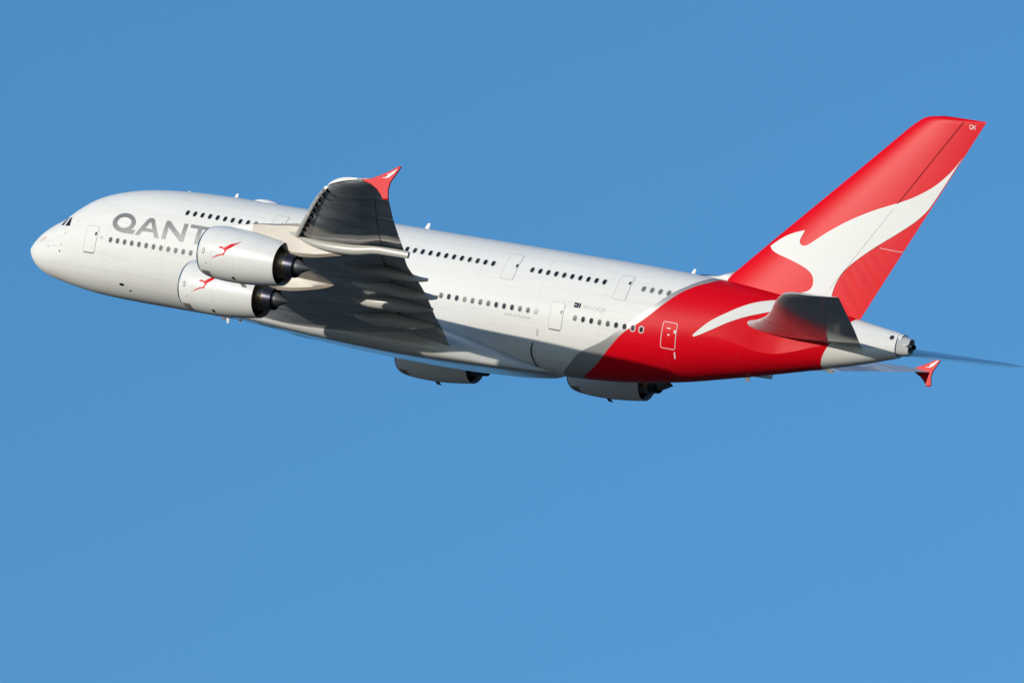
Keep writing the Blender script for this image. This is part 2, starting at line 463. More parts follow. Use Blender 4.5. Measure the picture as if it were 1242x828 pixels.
V, F = loft([oval(70.15, -.52, .30, 1.72, 2.22, e=2), oval(70.86, -.47, .24, 1.78, 2.16, e=2), oval(70.86, -.42, .19, 1.83, 2.11, e=2), oval(70.3, -.42, .19, 1.83, 2.11, e=2)])
obj('exhaust_outlet', V, F, M_black, fus, sharp=30)
V, F = loft([[(x, -.50 - .02 * (x - 70.1) + .045 * math.cos(2 * math.pi * k / 10), 1.99 + .045 * math.sin(2 * math.pi * k / 10)) for k in range(10)] for x in (70.12, 70.62)])
obj('outlet_highlight', V, F, M_mark, fus)  # white tube standing in for the bright highlight in the outlet

# ---- belly fairing
BW = Smooth([(17.5, 1.2), (19, 2.9), (21, 3.6), (24, 3.86), (30, 3.95), (36, 3.9), (38, 3.75), (40, 3.3), (42, 2.6), (43.5, 1.8), (44.6, .9)])
BBOT = Smooth([(17.5, -3.86), (19, -3.93), (21, -4.06), (24, -4.26), (28, -4.43), (33, -4.53), (36, -4.5), (38, -4.43), (41, -4.29), (43.5, -4.06), (44.6, -3.86)])
BTOP = Smooth([(17.5, -3.5), (19, -3.1), (21, -2.6), (24, -2.15), (30, -1.75), (34, -1.7), (38, -2.4), (40, -2.85), (42, -3.3), (43.5, -3.62), (44.6, -3.74)])
def belly_ring(x, n=96):
    w, b, t = BW(x), BBOT(x), BTOP(x)
    out = []
    for k in range(n):
        a = 2 * math.pi * k / n
        c, s = math.cos(a), math.sin(a)
        zc = b + (t - b) * .62
        e = 2.9 if s > 0 else 7.0
        out.append((x, w * math.copysign(abs(c) ** (2 / e), c), zc + ((t - zc) if s > 0 else (zc - b)) * math.copysign(abs(s) ** (2 / e), s)))
    return out
V, F = loft([belly_ring(17.5 + .5 * i) for i in range(55)])
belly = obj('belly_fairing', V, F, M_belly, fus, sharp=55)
BB = bvh_of(belly)

# ------------------------------------------------------------------ markings laid on a surface, drawn in side view (x, z)
def in_poly(p, poly):
    x, z = p; c = False; j = len(poly) - 1
    for i in range(len(poly)):
        xi, zi = poly[i]; xj, zj = poly[j]
        if (zi > z) != (zj > z) and x < (xj - xi) * (z - zi) / (zj - zi) + xi: c = not c
        j = i
    return c

def soften(poly, corner=42, rounds=2):
    for _ in range(rounds):
        out = []; n = len(poly)
        for i in range(n):
            a, b, c = Vector(poly[i - 1]), Vector(poly[i]), Vector(poly[(i + 1) % n])
            if (b - a).length < 1e-6 or (c - b).length < 1e-6: continue
            if (b - a).angle(c - b) > rad(corner): out.append(tuple(b))
            else:
                out.append(tuple(b.lerp(a, .25))); out.append(tuple(b.lerp(c, .25)))
        poly = out
    return poly

def finer(poly, step):
    out = []
    for i in range(len(poly)):
        a, b = Vector(poly[i]), Vector(poly[(i + 1) % len(poly)])
        k = max(1, math.ceil((b - a).length / step))
        out += [tuple(a.lerp(b, j / k)) for j in range(k)]
    return out

def flat_fill(outer, holes=(), grid=0.3):
    outer = finer(outer, grid * .8); holes = [finer(h, grid * .8) for h in holes]
    pts = [Vector(p) for p in outer]; edges = [(i, (i + 1) % len(outer)) for i in range(len(outer))]
    for h in holes:
        k = len(pts); pts += [Vector(p) for p in h]
        edges += [(k + i, k + (i + 1) % len(h)) for i in range(len(h))]
    x0, x1 = min(p[0] for p in outer), max(p[0] for p in outer)
    z0, z1 = min(p[1] for p in outer), max(p[1] for p in outer)
    nx, nz = int((x1 - x0) / grid), int((z1 - z0) / grid)
    for i in range(1, nx + 1):
        for j in range(1, nz + 1):
            p = (x0 + (i - .37) * grid, z0 + (j - .41) * grid)
            if in_poly(p, outer) and not any(in_poly(p, h) for h in holes): pts.append(Vector(p))
    v, e, f, _, _, _ = delaunay_2d_cdt(pts, edges, [], 0, 1e-5)
    out = []
    for t in f:
        c = ((v[t[0]][0] + v[t[1]][0] + v[t[2]][0]) / 3, (v[t[0]][1] + v[t[1]][1] + v[t[2]][1]) / 3)
        if in_poly(c, outer) and not any(in_poly(c, h) for h in holes): out.append(tuple(t))
    return [tuple(p) for p in v], out

def lay(pts2, tree, off, side=-1, y_from=70):
    out = []
    for x, z in pts2:
        hit, nrm, _, _ = tree.ray_cast(Vector((x, side * y_from, z)), Vector((0, -side, 0)))
        if hit is None:
            hit, nrm, _, _ = tree.find_nearest(Vector((x, side * .5, z)))
        if nrm.y * side < 0: nrm = -nrm
        out.append(hit + nrm * off)
    return out

def decal(name, outer, m, parent, tree, off=.012, holes=(), grid=.3, side=-1, y_from=70):
    v2, f = flat_fill(outer, holes, grid)
    return obj(name, lay(v2, tree, off, side, y_from), f, m, parent, smooth=True, fix=False)

def rrect(cx, cz, w, h, r, n=5):
    out = []
    for sx, sz, a0 in ((1, 1, 0), (-1, 1, 90), (-1, -1, 180), (1, -1, 270)):
        for k in range(n + 1):
            a = rad(a0 + 90 * k / n)
            out.append((cx + sx * (w / 2 - r) + r * math.cos(a), cz + sz * (h / 2 - r) + r * math.sin(a)))
    return out

def inset(poly, d):
    n = len(poly); out = []
    area = sum(poly[i - 1][0] * poly[i][1] - poly[i][0] * poly[i - 1][1] for i in range(n))
    s = 1 if area > 0 else -1
    for i in range(n):
        a, b, c = Vector(poly[i - 1]), Vector(poly[i]), Vector(poly[(i + 1) % n])
        n1 = Vector((-(b - a).y, (b - a).x)).normalized() * s
        n2 = Vector((-(c - b).y, (c - b).x)).normalized() * s
        q = (n1 + n2)
        q = q / max(q.length_squared / 2, .4)
        out.append(tuple(b + q * d))
    return out

# ---- airline lettering on the port side
Q = [(9.05, 1.93), (9.44, 1.95), (9.85, 1.84), (10.2, 1.6), (10.34, 1.32), (10.3, 1.05), (10.09, .83), (10.47, .83), (10.36, .51), (9.95, .5), (9.4, .5), (8.98, .56), (8.62, .7), (8.36, .93), (8.27, 1.2), (8.34, 1.5), (8.62, 1.79)]
QI = [(9.12, 1.64), (9.51, 1.64), (9.83, 1.51), (9.97, 1.27), (9.86, 1.02), (9.5, .84), (9.1, .86), (8.79, 1.02), (8.66, 1.23), (8.8, 1.5)]
A = [(10.5, .5), (11.2, 1.7), (11.33, 1.84), (11.5, 1.89), (11.69, 1.87), (11.83, 1.78), (12.63, .51), (12.24, .51), (12.03, .85), (11.24, .85), (11.05, .8), (10.87, .5)]
AI = [(11.56, 1.6), (11.9, 1.09), (11.26, 1.09)]
N = [(12.83, .52), (12.83, 1.78), (12.9, 1.88), (13.12, 1.88), (14.36, .98), (14.36, 1.87), (14.7, 1.87), (14.7, .62), (14.62, .52), (14.4, .52), (13.17, 1.42), (13.17, .52)]
T = [(14.93, 1.89), (16.55, 1.89), (16.55, 1.64), (15.95, 1.64), (15.95, .52), (15.6, .52), (15.6, 1.64), (14.93, 1.64)]
dA = 6.15
A2 = [(x + dA, z) for x, z in A]; AI2 = [(x + dA, z) for x, z in AI]
S = [(20.45, 1.89), (19.5, 1.89), (19.2, 1.78), (19.07, 1.5), (19.2, 1.2), (19.5, 1.09), (20.1, 1.05), (20.22, .92), (20.1, .78), (19.1, .78), (19.1, .52), (20.2, .52), (20.5, .65), (20.62, .92), (20.5, 1.2), (20.2, 1.33), (19.6, 1.36), (19.46, 1.5), (19.6, 1.63), (20.45, 1.63)]
VV, FF = [], []
for out, hol in ((soften(Q, 50, 2), [soften(QI, 80, 2)]), (A, [AI]), (N, []), (T, []), (A2, [AI2]), (S, [])):
    v2, f = flat_fill(out, hol, .25)
    VV, FF = join((VV, FF), (lay(v2, FB, .012), f))
obj('lettering', VV, FF, M_silver, fus, fix=False)

# ---- cabin windows
def window(x, z, m=M_glass, ring=False):
    w, h = .27, .37
    out = rrect(x, z, w, h, .13)
    v2, f = flat_fill(out, (), .2)
    V = lay(v2, FB, .014); fm = [0] * len(f); mats = [m]
    if ring:
        o2 = rrect(x, z, w + .14, h + .14, .19)
        r2, rf = flat_fill(o2, [out], .3)
        k = len(V); V = V + lay(r2, FB, .013); f = f + [tuple(i + k for i in t) for t in rf]; fm += [1] * len(rf); mats.append(M_line)
    else:
        o2 = rrect(x, z, w + .07, h + .07, .16)
        r2, rf = flat_fill(o2, [out], .3)
        k = len(V); V = V + lay(r2, FB, .013); f = f + [tuple(i + k for i in t) for t in rf]; fm += [1] * len(rf); mats.append(M_seam)
    obj('cabin_window', V, f, mats, fus, fmat=fm, fix=False)
ZM, ZU = -.126, 2.666
random.seed(4)
for k in range(12): window(8.53 + .635 * k, ZM, M_haze_glass)
for k in range(3): window(8.53 + .635 * (12 + k), ZM)
for k in range(13): window(36.19 + .635 * k, ZM, M_blind if k == 12 else random.choice((M_glass, M_glass_b, M_glass, M_glass_b, M_glass_b, M_haze_glass)))
for k in range(9): window(46.89 + .635 * k, ZM, random.choice((M_glass, M_glass_b)), ring=k > 6)
for k in range(10): window(14.2 + .635 * k, ZU, M_blind if k == 9 else M_glass)
for k in range(12): window(32.44 + .635 * k, ZU, random.choice((M_glass, M_glass, M_glass_b)))
for k in range(10): window(42.55 + .635 * k, ZU, random.choice((M_glass, M_glass, M_glass_b)))
for k in range(4): window(51.3 + .635 * k, ZU - .02, M_blind)

# ---- doors: a panel outlined by its seam, with a small round window
def door(x0, x1, z0, z1, wx, wz, paint, seam, sw=.045, glass=M_glass, bottom=None):
    out = rrect((x0 + x1) / 2, (z0 + z1) / 2, x1 - x0, z1 - z0, .16)
    inn = inset(out, sw)
    win = rrect(wx, wz, .17, .26, .085) if wx else None
    v1, f1 = flat_fill(out, [inn], .25)
    v2, f2 = flat_fill(inn, [win] if win else [], .25)
    V = lay(v1, FB, .02); Fc = list(f1); fm = [0] * len(f1)
    k = len(V); V += lay(v2, FB, .018); Fc += [tuple(i + k for i in t) for t in f2]; fm += [1] * len(f2)
    if win:
        v3, f3 = flat_fill(win, (), .2)
        k = len(V); V += lay(v3, FB, .018); Fc += [tuple(i + k for i in t) for t in f3]; fm += [2] * len(f3)
    if bottom:
        v4, f4 = flat_fill([(x0 + .1, z0 - .05), (x1 - .08, z0 - .05), (x1 - .08, z0 + .03), (x0 + .1, z0 + .03)], (), .25)
        k = len(V); V += lay(v4, FB, .024); Fc += [tuple(i + k for i in t) for t in f4]; fm += [3] * len(f4)
    o = obj('passenger_door', V, Fc, [seam, paint, glass, M_markgrey], fus, fmat=fm, fix=False)
    return o
door(6.17, 7.28, -1.23, .68, 7.12, .14, M_white, M_seam, bottom=True)
door(44.9, 45.95, -1.12, .78, 45.78, .13, M_white, M_seam, bottom=True)
door(40.35, 41.4, 1.7, 3.6, 41.28, 2.78, M_white, M_seam)
door(49.28, 50.3, 1.6, 3.4, 50.14, 2.88, M_white, M_seam)
door(53.46, 54.56, -1.08, .72, 54.42, .11, M_red, M_line, sw=.05, glass=M_line).__setitem__('label', 'red rear door outlined in white')
door(21.1, 22.2, 1.75, 3.6, 21.95, 2.9, M_white, M_seam)

# small placards and marks
def blob(name, x, z, w, h, m, off=.016, tree=None):
    decal(name, rrect(x, z, w, h, min(w, h) * .45), m, fus, tree or FB, off, grid=.3)
blob('static_port', 9.56, -3.02, .38, .16, M_black)
blob('static_port', 10.15, -3.33, .16, .1, M_black)
blob('placard', 7.67, -.06, .2, .2, M_seam)
blob('placard', 4.16, -.15, .14, .14, M_seam)
blob('air_sensor', 3.97, -1.45, .14, .16, M_markgrey)
blob('air_sensor', 3.98, -.98, .18, .12, M_seam)
blob('air_sensor', 2.75, -1.2, .3, .1, M_seam)
blob('air_sensor', 3.35, -1.12, .5, .07, M_faint)
blob('vent_mark', 44.11, -1.5, .16, .46, M_seam)
blob('door_placard', 53.95, .28, .28, .07, M_mark, .03)
blob('door_placard', 54.0, -.15, .16, .1, M_mark, .03)
blob('door_placard', 54.5, -1.42, .09, .42, M_mark)
decal('flag', [(46.62, .60), (47.12, .60), (47.12, .93), (46.62, .93)], M_blue, fus, FB, .016, grid=.2)
for zz in (.68, .85):
    decal('flag_star', rrect(47.0, zz, .07, .07, .034), M_mark, fus, FB, .022, grid=.2)
decal('flag_cross', [(46.65, .75), (46.86, .75), (46.86, .79), (46.65, .79)], M_mark, fus, FB, .022, grid=.2)
# little red emblem on the nose
decal('emblem', [(1.5, -.95), (1.75, -.78), (2.0, -.7), (2.2, -.55), (1.95, -.66), (1.8, -.75), (1.72, -.86)], M_red, fus, FB, .016)

# text drawn with the built-in face, then laid on the skin
def text_on(name, s, x, z, size, m, tree, parent, off=.014, shear=0.0, y_from=70, sx=1.0):
    cu = bpy.data.curves.new(name, 'FONT'); cu.body = s; cu.size = size; cu.shear = shear
    o = bpy.data.objects.new(name, cu); COL.objects.link(o)
    me = o.to_mesh()
    pts = [(x + v.co.x * sx, z + v.co.y) for v in me.vertices]
    fs = [tuple(p.vertices) for p in me.polygons]
    o.to_mesh_clear()
    bpy.data.objects.remove(o); bpy.data.curves.remove(cu)
    return obj(name, lay(pts, tree, off, -1, y_from), fs, m, parent, fix=False)
text_on('registration', 'VH-OQK', 47.3, .58, .46, M_faint, FB, fus)
text_on('slogan', 'Spirit of Australia', 41.35, -.72, .30, M_faint, FB, fus, shear=.25)

# ---- white foot of the kangaroo running on to the fuselage
FOOT = [(55.8, .03), (55.71, .12), (56.09, .57), (56.79, 1.3), (57.53, 1.83), (58.45, 2.5), (59.25, 2.98), (60.13, 3.33), (61.0, 3.55), (62.1, 3.75), (62.9, 3.85), (62.9, 3.3), (61.6, 3.0), (60.37, 2.51), (59.37, 2.1), (58.63, 1.74), (57.87, 1.3), (56.94, .67), (56.07, .14)]
decal('emblem_foot', soften(FOOT, 60, 2), M_white, fus, FB, .02, grid=.12)

# ---- cockpit windows
for q in ([(3.28, .42), (3.62, .42), (3.72, 1.06), (3.56, 1.06)], [(3.84, .38), (4.36, .44), (4.16, 1.1), (3.99, 1.06)]):
    decal('cockpit_window', q, M_glass, fus, FB, .015, grid=.12)

# ---- blades and domes on the crown and keel
def blade(x, z, h, c, m=M_white, down=False, y=0):
    s = -1 if down else 1
    pr = []
    for t, q, k in ((0, 1, 0), (1, .5, .6 * c)):
        ring = []
        for i in range(12):
            a = 2 * math.pi * i / 12
            ring.append((x + k + c * q * (.5 - .5 * math.cos(a)), y + .05 * q * math.sin(a), z + s * (h * t - .12 * (1 - t))))
        pr.append(ring)
    V, F = loft(pr)
    obj('antenna', V, F, m, fus, sharp=40)
blade(11.8, ZT(11.8), .10, .3); blade(15.75, 4.5, .32, .36); blade(31.6, 4.53, .42, .42); blade(53.0, 4.45, .34, .36)
blade(17.2, -3.92, .38, .3, down=True); blade(18.2, -3.95, .14, .3, down=True)
blade(58.6, -1.9, .25, .5, M_markgrey, down=True); blade(64.4, -.5, .14, .8, M_markgrey, down=True)
rings = []
for i in range(13):
    t = i / 12; x = 17.5 + 2.2 * t
    hh = .24 * math.sin(math.pi * t) ** .6 + .001; ww = .55 * math.sin(math.pi * t) ** .6 + .001
    rings.append([(x, ww * math.cos(2 * math.pi * k / 20), 4.5 + hh * math.sin(2 * math.pi * k / 20)) for k in range(20)])
V, F = loft(rings)
obj('radome', V, F, M_mark, fus)

# ------------------------------------------------------------------ vertical stabilizer
def foil(s, tc):
    return 5 * tc * (.2969 * math.sqrt(s) - .126 * s - .3516 * s * s + .2843 * s ** 3 - .1036 * s ** 4)
SS = [(.5 - .5 * math.cos(math.pi * i / 22)) for i in range(23)]
VT_LE = Smooth([(2.9, 54.4), (4.0, 55.45), (4.55, 55.95), (15.76, 66.51), (16.45, 67.15), (17.11, 67.9), (17.35, 68.25), (17.5, 68.75), (17.6, 69.6)])
def vt_le(z): return VT_LE(z)
def vt_te(z): return interp(z, [2.5, 3.2, 17.64], [66.1, 66.42, 72.78])
def vt_pt(z, s, side):
    a, b = vt_le(z), vt_te(z)
    c = b - a
    return (a + s * c, side * foil(s, .105) * (interp(z, [3, 17.6], [11.2, 5.6])), z)
def vt_section(z, s0, s1, n=22, tip=1.0):
    top = []
    for i in range(n + 1):
        q = s0 + (s1 - s0) * (.5 - .5 * math.cos(math.pi * i / n))
        top.append(q)
    ring = [vt_pt(z, q, -1) for q in top] + [vt_pt(z, q, 1) for q in top[::-1][1:-1 if s0 == 0 else None]]
    return [(x, y * tip, zz) for x, y, zz in ring]
M_rudder = mat('rudder_red_paint', RED, 0.37, spec=0.12)
nt = M_rudder.node_tree                      # the lower rudder's skin is quilted between its ribs
tcn = nt.nodes.new('ShaderNodeTexCoord'); mpn = nt.nodes.new('ShaderNodeMapping'); mpn.inputs['Rotation'].default_value = (0, rad(45), 0)
wvn = nt.nodes.new('ShaderNodeTexWave'); wvn.inputs['Scale'].default_value = 0.22; wvn.inputs['Distortion'].default_value = 2.2; wvn.inputs['Detail'].default_value = 1
nt.links.new(tcn.outputs['Object'], mpn.inputs[0]); nt.links.new(mpn.outputs[0], wvn.inputs['Vector'])
bpn = nt.nodes.new('ShaderNodeBump'); bpn.inputs['Distance'].default_value = 0.026
nt.links.new(wvn.outputs['Fac'], bpn.inputs['Height']); nt.links.new(bpn.outputs[0], nt.nodes['Principled BSDF'].inputs['Normal'])
HS = lambda z: interp(z, [3, 11.08, 17.5], [.70, .69, .655])
zs = [2.6, 3.2, 4, 5, 6, 7, 8, 9, 10, 11, 12, 13, 14, 15, 15.8, 16.4, 16.8, 17.1, 17.3, 17.45, 17.56, 17.62]
def tipf(z): return 1 if z < 17.3 else max(.25, math.sqrt(max(0, 1 - ((z - 17.3) / .34) ** 2)))
V, F = loft([vt_section(z, 0, HS(z) - .0005, tip=tipf(z)) for z in zs])
fin = obj('vertical_stabilizer', V, F, M_red, ROOT, sharp=35)
for z0, z1 in ((3.08, 8.13), (8.16, 17.62)):
    zz = [z0] + [z for z in zs if z0 + .05 < z < z1 - .05] + [z1]
    V, F = loft([vt_section(z, HS(z) + .0005, 1, 14, tip=tipf(z)) for z in zz])
    obj('rudder', V, F, M_rudder if z0 < 4 else M_red, fin, sharp=35)
finmesh = []
V, F = loft([vt_section(z, 0, 1, 60, tip=tipf(z)) for z in zs])
FT = BVHTree.FromPolygons([Vector(v) for v in V], F)
ROO = [(58.8, 7.12), (59.27, 7.56), (59.82, 7.96), (60.4, 8.25), (60.91, 8.43), (61.22, 8.53), (61.14, 8.28), (61.01, 7.93), (61.02, 7.66), (61.17, 7.5), (61.41, 7.46), (61.67, 7.57), (61.98, 7.82), (62.59, 8.36), (63.29, 8.91), (64.16, 9.53), (65.04, 10.06), (65.94, 10.56), (66.93, 11.02), (68.11, 11.55), (68.95, 12.05), (69.9, 12.75), (70.6, 13.5), (71.12, 14.2), (71.58, 15.05), (69.98, 11.44), (69.5, 10.75), (68.9, 10.1), (67.73, 9.1), (66.96, 8.49), (66.5, 8.1), (65.89, 7.56), (65.29, 6.98), (64.78, 6.41), (64.45, 5.87), (64.24, 5.27), (64.15, 4.84), (64.1, 4.3), (64.1, 3.6), (62.9, 3.75), (61.2, 3.95), (60.6, 4.06), (60.9, 4.14), (61.43, 4.22), (62.04, 4.37), (62.46, 4.58), (62.64, 4.9), (62.6, 5.36), (62.37, 5.72), (61.94, 5.99), (61.24, 6.23), (60.45, 6.45), (59.67, 6.62), (59.05, 6.84)]
decal('emblem', soften(ROO, 50, 2), M_white, fin, FT, .025, grid=.3, y_from=9)
decal('emblem', soften(ROO, 50, 2), M_white, fin, FT, .025, grid=.3, side=1, y_from=9)
text_on('fin_letters', 'QK', 71.62, 17.0, .40, M_mark, FT, fin, y_from=9, sx=.85)
def strip(name, pts, w, m, tree, parent, off=.03, y_from=9):
    a, b = Vector(pts[0]), Vector(pts[1]); n = Vector((-(b - a).y, (b - a).x)).normalized() * w / 2
    decal(name, [tuple(a + n), tuple(a - n), tuple(b - n), tuple(b + n)], m, parent, tree, off, grid=.3, y_from=y_from)
strip('hinge_line', [(vt_pt(11.25, HS(11.25), -1)[0], 11.25), (vt_pt(17.4, HS(17.4), -1)[0], 17.4)], .055, M_redline, FT, fin)
strip('rudder_joint', [(66.9, 8.16), (68.6, 8.12)], .035, M_line, FT, fin)
strip('hinge_line', [(vt_pt(4.9, HS(4.9), -1)[0], 4.9), (vt_pt(10.9, HS(10.9), -1)[0], 10.9)], .025, M_seam, FT, fin, off=.04)
# white dorsal fillet ahead of the fin
V, F = loft([[(53.6, 0, 4.38), (53.6, 0, 4.46), (53.6, 0, 4.38)], [(55.0, -.16, 4.3), (55.2, 0, 4.62), (55.0, .16, 4.3)], [(56.1, -.3, 4.2), (56.2, 0, 5.02), (56.1, .3, 4.2)], [(56.9, -.38, 4.1), (57.0, 0, 5.4), (56.9, .38, 4.1)]])
obj('dorsal_fillet', V, F, M_white, fin)

# ------------------------------------------------------------------ wings
W_LE = Smooth([(2.0, 18.6), (3.6, 20.4), (8, 24.1), (14.9, 29.65), (25.7, 37.75), (36.7, 45.95), (37.7, 46.85), (38.6, 47.95), (39.2, 49.0), (39.6, 50.2)])
W_TE = Smooth([(2.0, 37.2), (3.6, 37.72), (6.5, 38.75), (9.5, 39.7), (14, 41.6), (18.5, 43.3), (22.5, 44.5), (24.4, 45.35), (25.2, 45.7), (36.5, 50.6), (39.6, 52.2)])
Z_LE = Smooth([(2.0, -3.0), (3.6, -2.75), (8, -1.85), (14.9, -.9), (20, -.1), (25.7, .62), (30, 1.45), (36.7, 2.95), (39.6, 3.58)])
Z_TEF = Smooth([(2.0, -3.86), (3.6, -3.5), (6.5, -2.78), (9.5, -2.12), (14, -1.45), (18.5, -.72), (22.5, -.02), (24.4, .30)])   # flaps drooped
Z_TE = Smooth([(2.0, -3.2), (3.6, -2.95), (9.5, -1.8), (14, -1.1), (18.5, -.38), (22.5, .25), (25.2, .66), (30, 1.52), (36.5, 2.9), (39.6, 3.58)])
TC = lambda y: interp(y, [2, 3.6, 8, 14, 26, 36.5, 38.5, 39.6], [.15, .148, .128, .115, .112, .10, .11, .10])

def w_pt(y, s, upper):
    a, b, za, zb = W_LE(y), W_TE(y), Z_LE(y), Z_TE(y)
    c = b - a; tc = TC(y)
    z = za + (zb - za) * s
    camber = .012 * math.sin(math.pi * s)
    if upper: z += c * (foil(s, tc) + camber)
    else: z += c * (-foil(s, tc) + camber + (.016 * math.sin(math.pi * min(max((s - .55) / .45, 0), 1)) ** 2))
    return (a + s * c, y, z)
def w_ring(y, s0, s1, n=26):
    q = [s0 + (s1 - s0) * (.5 - .5 * math.cos(math.pi * i / n)) for i in range(n + 1)]
    up = [w_pt(y, s, True) for s in q]
    lo = [w_pt(y, s, False) for s in q[::-1]]
    return (up + lo[:-1]) if s0 == 0 else (up + lo)
def mirror(V, sd): return [(v[0], v[1] * sd, v[2]) for v in V]

SF = .77
def flap_ring(y, y_ref=None, n=12):
    """drooped flap: from the hinge at SF of the chord to the drooped trailing edge"""
    a, b = W_LE(y), W_TE(y)
    up, lo = w_pt(y, SF, True), w_pt(y, SF, False)
    x0 = up[0] - .012 * (b - a); th = up[2] - lo[2]
    zc = (up[2] * .35 + lo[2] * .65)
    xt, zt = b, Z_TEF(y)
    q = [(.5 - .5 * math.cos(math.pi * i / n)) for i in range(n + 1)]
    def p(s, sg):
        t = th * .62 * (foil(s, 1.0) / .5) * (1 if sg > 0 else .9) * .5
        return (x0 + (xt - x0) * s, y, zc + (zt - zc) * s + .10 * math.sin(math.pi * s) + sg * t)
    return [p(s, 1) for s in q] + [p(s, -1) for s in q[::-1][1:-1]]

def canoe(x0, x1, y, top, bot, w, n=26, blunt=0.25, m=16):
    """flap track fairing: top(t), bot(t) heights along t in 0..1"""
    rings = []
    for i in range(n):
        t = i / (n - 1)
        g = math.sin(math.pi * min(.5, t * 1.25)) ** .75 if t < .4 else (1 - (1 - blunt) * ((t - .4) / .6) ** 1.7)
        g = max(g, .03)
        x = x0 + (x1 - x0) * t
        zt, zb = top(t), bot(t)
        zc, hh = (zt + zb) / 2, max((zt - zb) / 2, .01)
        rings.append([(x, y + w * g * .5 * math.copysign(abs(math.cos(2 * math.pi * k / m)) ** .8, math.cos(2 * math.pi * k / m)),
                       zc + hh * math.copysign(abs(math.sin(2 * math.pi * k / m)) ** .8, math.sin(2 * math.pi * k / m))) for k in range(m)])
    return loft(rings)

Y_FAIR = [7.6, 11.9, 16.0, 20.2, 26.2]
FLAPS = [(3.4, 9.55), (9.62, 16.9), (16.97, 24.3)]
AILS = [(24.4, 28.66), (28.78, 32.26), (32.38, 36.0)]

